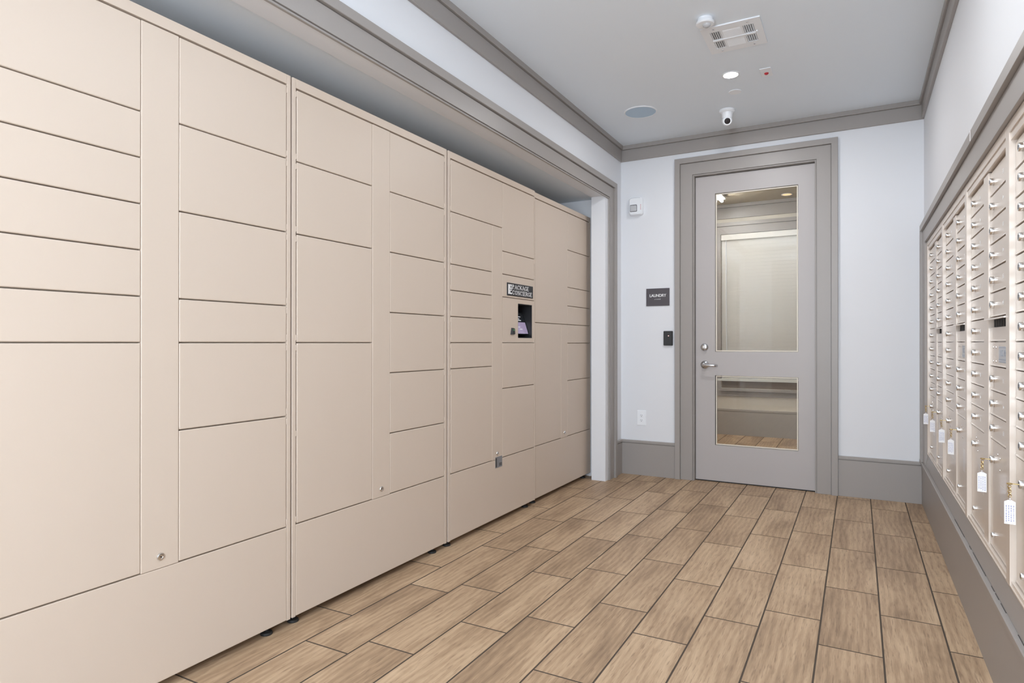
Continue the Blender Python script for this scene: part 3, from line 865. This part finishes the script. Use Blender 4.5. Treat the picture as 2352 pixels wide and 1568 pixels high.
# strobe alarm
t = thing('fire_alarm_strobe', (-1.644, YB, 2.27), 'white fire alarm strobe high on the wall left of the door', 'fire alarm')
def rounded(cx, cz, w, h, r, y0, y1, inset=0, seg=6):
    mb = MB(); pts = []
    for sx, sz, a0 in ((1, 1, 0), (-1, 1, 90), (-1, -1, 180), (1, -1, 270)):
        for i in range(seg+1):
            a = math.radians(a0+90*i/seg); pts.append((cx+sx*(w/2-r)+r*math.cos(a), cz+sz*(h/2-r)+r*math.sin(a)))
    n = len(pts)
    rings = [(y0, 0), (y1+(y0-y1)*.25 if inset else y1, 0)]+([(y1, inset)] if inset else [])
    for yy, ins in rings:
        for x, z in pts:
            fx_, fz_ = (1-2*ins/w), (1-2*ins/h)
            mb.v.append((cx+(x-cx)*fx_, yy, cz+(z-cz)*fz_))
    for k in range(len(rings)-1):
        for i in range(n):
            j = (i+1) % n; mb.f.append((k*n+i, k*n+j, (k+1)*n+j, (k+1)*n+i)); mb.mi.append(0)
    mb.f.append(tuple(range(n))); mb.f.append(tuple(reversed(range((len(rings)-1)*n, len(rings)*n)))); mb.mi += [0, 0]
    return mb
build(rounded(-1.644, 2.270, .118, .150, .022, yb, yb-.045, .008), 'housing', M['white'], t, auto=True)
build(rounded(-1.660, 2.252, .060, .056, .006, yb-.043, yb-.047), 'strobe_reflector', M['strobdark'], t)
build(rounded(-1.660, 2.252, .053, .048, .006, yb-.047, yb-.054, .006), 'strobe_lens', M['stroblens'], t)
mb = MB()
for k in range(4): mb.box(-1.6005, -1.597, yb-.0457, yb-.0440, 2.238+k*.012, 2.245+k*.012)
mb.cur = 0
build(mb, 'lettering', M['red'], t)
mb = MB().box(-1.690, -1.632, yb-.0462, yb-.0448, 2.281, 2.2835)
build(mb, 'seam', M['strobdark'], t)
own(t)
# laundry sign
t = thing('laundry_sign', (-1.464, YB, 1.499), 'charcoal sign reading LAUNDRY beside the door', 'sign')
build(MB().box(-1.562, -1.366, yb-.007, yb, 1.426, 1.572), 'plate', M['sign'], t, bevel=.001)
link('lettering', text_mesh('LAUNDRY', .033, basis((-1.464, yb-.0076, 1.511), (1, 0, 0), (0, 0, 1)), .0006, .92, .0006), t).data.materials.append(M['letter'])
mb = MB()
for i, x in enumerate([-.028, -.022, -.011, -.006, 0, .006, .011, .016, .021]):
    for z in ((0, .0045) if i % 3 else (0,)): mb.box(-1.464+x, -1.4615+x, yb-.0082, yb-.0070, 1.478+z, 1.4805+z)
build(mb, 'braille_dots', M['letter'], t)
own(t)
# access reader
t = thing('access_reader', (-1.376, YB, 1.155), 'small black access card reader between sign and door casing', 'card reader')
build(rounded(-1.376, 1.155, .076, .120, .006, yb, yb-.018, .003), 'body', M['black'], t)
build(MB().box(-1.374, -1.368, yb-.0192, yb-.0182, 1.172, 1.178), 'indicator_light', M['redled'], t)
build(MB().box(-1.406, -1.346, yb-.0188, yb-.0181, 1.102, 1.112), 'lower_band', M['rubber'], t)
own(t)
# socket
t = thing('power_outlet', (-1.604, YB, .483), 'white double power outlet low on the wall above the baseboard', 'outlet')
build(rounded(-1.604, .483, .076, .124, .004, yb, yb-.006, .002), 'cover_plate', M['white'], t)
for z in (.503, .463):
    so = build(rounded(-1.604, z, .034, .030, .010, yb-.006, yb-.0080, .001), 'socket', M['white'], t)
    mb = MB(); Y = yb-.0083
    mb.box(-1.611, -1.609, Y, Y+.0004, z-.002, z+.008); mb.box(-1.599, -1.597, Y, Y+.0004, z-.002, z+.007)
    mb.lathe([(.0028, 0), (.0028, .0004)], 10, Matrix.Translation((-1.604, Y+.0004, z-.008)) @ Matrix.Rotation(PI/2, 4, 'X'))
    build(mb, 'slots', M['black'], so)
own(t)

# ------------------------------------------------------------------ ceiling fixtures
zc = ZC-.0005
def disc(prof, x, y, z=zc): return MB().lathe(prof, 40, Matrix.Translation((x, y, z)))
def downlight(x, y, label, lens='lamp', group='recessed ceiling lights', R=.054):
    t = thing('recessed_light', (x, y, ZC), label, 'ceiling light', group)
    f = disc([(R, 0), (R*.99, -.0035), (R*.95, -.0045), (R*.80, -.0045), (R*.79, -.0035), (R*.79, 0)], x, y)
    build(f, 'trim_ring', M['white'], t, auto=True)
    l = build(disc([(R*.775, -.0004), (R*.775, -.0020)], x, y), 'lens', M[lens], t); l['label'] = 'glowing white lens'
    own(t); return t
downlight(-.697, 4.12, 'lit round recessed light between the air vent and the dome camera')
for yy in (-1.15,): downlight(-.697, yy, 'added round recessed light in the ceiling behind the camera, unseen')  # guessed extra downlight out of view, added to light the room
# unseen LED panels added to the ceiling to brighten the room
def panel(y0, y1, label, m):
    t = thing('added_panel_light', (-.40, (y0+y1)/2, ZC), label, 'ceiling light', 'added panel lights out of view in the ceiling')
    w = MB()
    w.box(-.63, -.60, y0, y1, zc-.014, zc); w.box(-.20, -.17, y0, y1, zc-.014, zc)
    w.box(-.60, -.20, y0, y0+.03, zc-.014, zc); w.box(-.60, -.20, y1-.03, y1, zc-.014, zc)
    build(w, 'frame', M['white'], t, bevel=.002)
    l = build(MB().box(-.5995, -.2005, y0+.0305, y1-.0305, zc-.010, zc), 'diffuser', M[m], t); l['label'] = 'glowing white diffuser'
    own(t)
panel(1.62, 2.72, 'added white panel light in the ceiling, unseen above the frame', 'panel')
panel(-.9, .36, 'added white panel light in the ceiling, unseen behind the camera', 'panelrear')
# occupancy sensor
t = thing('occupancy_sensor', (-.693, 3.33, ZC), 'round white motion sensor on the ceiling touching the air vent corner', 'sensor')
build(disc([(.038, 0), (.038, -.010), (.046, -.020), (.046, -.028), (.042, -.032), (.0001, -.033)], -.693, 3.345), 'housing', M['white'], t, auto=True)
d = build(disc([(.021, -.0330), (.019, -.040), (.012, -.045), (.0001, -.047)], -.685, 3.345), 'lens', M['stroblens'], t, auto=True)
own(t)
# supply vent
def vent():
    x0, x1, y0, y1 = -.742, -.440, 3.443, 3.766
    t = thing('air_vent', ((x0+x1)/2, (y0+y1)/2, ZC), 'white rectangular louvred air vent in the ceiling', 'air vent')
    zf = zc
    build(MB().box(x0+.035, x1-.035, y0+.05, y1-.05, zf-.002, zf), 'duct_shade_plate', M['duct'], t)  # dark plate under the ceiling, painted as the shade inside a duct
    fr = MB(); th = .007
    gx = [x0+.040, x0+.093, x0+.105, x1-.105, x1-.093, x1-.040]; gy = [y0+.058, (y0+y1)/2-.007, (y0+y1)/2+.007, y1-.058]
    fr.box(x0, gx[0], y0, y1, zf-th, zf); fr.box(gx[5], x1, y0, y1, zf-th, zf)
    fr.box(gx[0], gx[5], y0, gy[0], zf-th, zf); fr.box(gx[0], gx[5], gy[3], y1, zf-th, zf)
    fr.box(gx[1], gx[2], gy[0], gy[3], zf-th, zf-.0022); fr.box(gx[3], gx[4], gy[0], gy[3], zf-th, zf-.0022)
    fr.box(gx[0], gx[5], gy[1], gy[2], zf-th-.004, zf-.0022)
    build(fr, 'face_plate', M['white'], t)
    for a, b in ((0, 1), (2, 3)):
        for side, (c, d_) in (('l', (0, 1)), ('m', (2, 3)), ('r', (4, 5))):
            ya, yb_, xa, xb = gy[a], gy[b], gx[c], gx[d_]
            s = MB()
            if side == 'm':
                n = 8
                for k in range(n):
                    yy = ya+(yb_-ya)*(k+.5)/n; tl = .005
                    s.prism([(yy-tl, zf-.0025), (yy-tl+.0012, zf-.0025), (yy+tl+.0012, zf-.0085), (yy+tl, zf-.0085)], 0, xa, xb)
            else:
                n = 5
                for k in range(n):
                    xx = xa+(xb-xa)*(k+.5)/n; tl = .0042 if side == 'l' else -.0022
                    n0 = len(s.v)
                    for yy in (ya, yb_):
                        s.v += [(xx-tl-.0008, yy, zf-.0025), (xx-tl+.0008, yy, zf-.0025), (xx+tl+.0008, yy, zf-.0085), (xx+tl-.0008, yy, zf-.0085)]
                    for f in ((0,1,2,3),(7,6,5,4),(0,4,5,1),(1,5,6,2),(2,6,7,3),(3,7,4,0)): s.f.append(tuple(n0+i for i in f)); s.mi.append(0)
            build(s, 'louvre_bank', M['white'], t)
    build(MB().box(gx[5]+.004, gx[5]+.012, gy[1]-.016, gy[2]+.012, zf-.014, zf-.007), 'damper_lever', M['white'], t, bevel=.002)
    for sx, sy in ((x0+.065, y0+.025), (x1-.065, y0+.025), (x0+.065, y1-.025), (x1-.065, y1-.025)):
        build(disc([(.005, -.007), (.004, -.009), (.0001, -.0095)], sx, sy), 'screw', M['chrome'], t)
    own(t)
vent()
# alarm indicator
t = thing('alarm_indicator', (-.496, 4.182, ZC), 'small square white ceiling plate with a red light', 'alarm light')
build(MB().box(-.529, -.463, 4.117, 4.247, zc-.006, zc), 'plate', M['white'], t, bevel=.003)
build(disc([(.013, -.006), (.012, -.011), (.007, -.015), (.0001, -.016)], -.496, 4.19), 'red_light', M['red'], t, auto=True)
own(t)
# sprinkler cover plate
t = build(disc([(.041, 0), (.042, -.003), (.040, -.005), (.0001, -.0055)], -.719, 4.412), 'sprinkler_cover', M['white'], auto=True)
tag(t, 'small round white sprinkler cover plate between recessed light and dome camera', 'sprinkler')
# speaker
t = thing('ceiling_speaker', (-1.385, 4.466, ZC), 'large round white ceiling speaker near the left wall', 'speaker')
build(disc([(.119, 0), (.119, -.004), (.114, -.007), (.110, -.006), (.110, 0)], -1.385, 4.466), 'rim', M['white'], t, auto=True)
build(disc([(.1095, -.0005), (.1095, -.0055), (.0001, -.0065)], -1.385, 4.466), 'grille', M['grille'], t, auto=True)
own(t)
# dome camera
def cctv():
    cx, cy = -.826, 4.735
    t = thing('security_camera', (cx, cy, ZC), 'white turret security camera on the ceiling above the door', 'camera')
    build(disc([(.054, 0), (.055, -.010), (.051, -.016), (.041, -.022), (.037, -.034), (.036, -.050), (.031, -.058), (.0001, -.060)], cx, cy), 'base', M['white'], t, auto=True)
    aim = Vector((.24, -.95, -.40)).normalized()
    c = Vector((cx, cy, zc-.078))
    ez = aim; ex = ez.cross(Vector((0, 0, 1))).normalized(); ey = ez.cross(ex)
    Mx = Matrix.Identity(4)
    for i in range(3): Mx[i][0] = ex[i]; Mx[i][1] = ey[i]; Mx[i][2] = ez[i]; Mx[i][3] = c[i]
    prof = [(.0001, -.036)]+[(.036*math.sin(a), -.036*math.cos(a)) for a in [PI*k/14 for k in range(1, 10)]]+[(.029, .022), (.027, .026), (.022, .026), (.021, .020), (.0001, .020)]
    build(MB().lathe(prof, 32, Mx), 'camera_ball', M['white'], t, auto=True)
    l = build(MB().lathe([(.0205, .0202), (.0205, .0235), (.009, .0240), (.0085, .026), (.0001, .0265)], 28, Mx), 'lens_window', M['lens'], t, auto=True); l['label'] = 'black glass lens window'
    own(t)
cctv()

# ------------------------------------------------------------------ laundry room beyond the door
LX0, LX1, LY0 = -2.35, .95, YB+T
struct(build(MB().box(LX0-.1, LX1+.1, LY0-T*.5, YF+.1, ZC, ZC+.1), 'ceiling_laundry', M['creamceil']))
WX0, WX1, WZ0, WZ1 = -1.47, .30, .565, 2.44
w = MB()
w.box(LX0, WX0, YF, YF+.1, 0, ZC); w.box(WX1, LX1, YF, YF+.1, 0, ZC)
w.box(WX0, WX1, YF, YF+.1, 0, WZ0); w.box(WX0, WX1, YF, YF+.1, WZ1, ZC)
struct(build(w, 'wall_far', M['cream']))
w = MB().box(LX0-.1, LX0, LY0, YF+.1, 0, ZC)
struct(build(w, 'wall_far_left', M['cream']))
w = MB().box(LX1, LX1+.1, LY0, YF+.1, 0, ZC)
struct(build(w, 'wall_far_right', M['cream']))
p = lambda d, z: (YF-e-d, z)
prof = [p(0, 2.630), p(.016, 2.630), p(.016, 2.755), p(.010, 2.757), p(.010, 2.762), p(.036, 2.762), p(.036, ZC-.0005), p(0, ZC-.0005)]
struct(build(MB().prism(prof, 0, LX0+e, LX1-e), 'trim_11', M['trim']))
w = MB()
o0, o1, ot, ob = WX0-.14, WX1+.14, 2.58, .47
for (b0, b1) in ((0, .030), (.045, .016)):
    a0, a1, t_, b_ = o0+b0, o1-b0, ot-b0, ob
    i0, i1, it = (o0+.043, o1-.043, ot-.043) if b0 == 0 else (WX0, WX1, WZ1)
    w.box(a0, i0, YF-e-b1, YF-e, b_, t_); w.box(i1, a1, YF-e-b1, YF-e, b_, t_); w.box(i0, i1, YF-e-b1, YF-e, it, t_)
w.box(WX0, WX1, YF-.05, YF-e, .535, WZ0-.001); w.box(WX0, WX1, YF-.016, YF-e, ob, .534)
struct(build(w, 'trim_12', M['trim']))
baseb('baseboard_far', 0, LX0+e, LX1-e, YF-e, -1, h=.312)
w = MB()
w.box(WX0, WX1, YF+.06, YF+.066, WZ0, WZ1); w.cur = 1
for x in (WX0, WX1-.04, (WX0+WX1)/2-.02): w.box(x, x+.04, YF+.05, YF+.075, WZ0, WZ1)
w.box(WX0+.04, WX1-.04, YF+.05, YF+.075, WZ0, WZ0+.04)
struct(build(w, 'window_2', [M['darkpane'], M['darkpane']]))
# horizontal blind
t = thing('window_blind', ((WX0+WX1)/2, YF+.02, WZ1), 'cream horizontal slat blind seen through the door glass', 'blind')
build(MB().box(WX0+.004, WX1-.004, YF-.012, YF+.045, WZ1-.072, WZ1-.004), 'head_rail', M['blind'], t, bevel=.003)
s = MB(); z = WZ1-.085
while z > .715:
    s.prism([(YF+.012, z+.022), (YF+.0145, z+.0228), (YF+.030, z-.0225), (YF+.0275, z-.0232)], 0, WX0+.006, WX1-.006); z -= .042
sl = build(s, 'slats', M['blind'], t); sl['kind'] = 'stuff'
build(MB().box(WX0+.006, WX1-.006, YF+.006, YF+.036, .672, .690), 'bottom_rail', M['blind'], t)
build(MB().tube([(WX0+.06, YF+.004, WZ1-.07), (WX0+.062, YF+.002, 1.25), (WX0+.075, YF+.001, .78)], .006, 6), 'tilt_wand', M['white'], t)
own(t)
# fluorescent fitting and warm light
t = thing('fluorescent_light', (-1.40, 6.6, ZC), 'lit twin tube fluorescent ceiling light seen at the top of the door glass', 'ceiling light')
build(MB().box(-1.475, -1.325, 6.05, 7.52, zc-.035, zc), 'housing', M['white'], t, bevel=.005)
for x in (-1.435, -1.365):
    b = build(MB().tube([(x, 6.08, zc-.055), (x, 7.49, zc-.055)], .016, 12), 'tube', M['tube'], t, smooth=True)
for x in (-1.435, -1.365):
    for y in (6.10, 7.47): build(MB().box(x-.008, x+.008, y-.012, y+.012, zc-.045, zc-.034), 'lamp_holder', M['white'], t)
own(t)
downlight(-.700, 7.75, 'warm round recessed light seen through the top right of the door glass', 'lampwarm', R=.062)

# ------------------------------------------------------------------ light
def area(name, loc, rot, sx, sy, power, col, spread=180):
    l = bpy.data.lights.new(name, 'AREA'); l.shape = 'RECTANGLE'; l.size = sx; l.size_y = sy; l.energy = power; l.color = col
    l.spread = math.radians(spread)
    o = bpy.data.objects.new(name, l); COL.objects.link(o); o.location = loc; o.rotation_euler = rot
    return o
# added fill lamp outside the made-up rear window, posing as daylight
area('added_daylight_fill', ((RW[0]+RW[1])/2, YR-.16, (RW[2]+RW[3])/2), (PI/2, 0, 0), RW[1]-RW[0]-.1, RW[3]-RW[2]-.1, 64, (.80, .90, 1))
wd = bpy.data.worlds.new('World'); S.world = wd; wd.use_nodes = True
wd.node_tree.nodes['Background'].inputs[0].default_value = (.85, .9, 1, 1)
wd.node_tree.nodes['Background'].inputs[1].default_value = .3

# ------------------------------------------------------------------ camera
cam = bpy.data.cameras.new('Camera'); co = bpy.data.objects.new('Camera', cam); COL.objects.link(co)
co.location = (0, 0, 1.1173)
co.rotation_euler = (PI/2+.0021, 0.0, .5023)
cam.sensor_width = 36; cam.lens = 1445.75/2352*36; cam.clip_start = .02; cam.clip_end = 60
S.camera = co
vs = S.view_settings
vs.view_transform = 'Standard'; vs.look = 'None'; vs.gamma = 1; vs.use_curve_mapping = False
vs.exposure = 1.02
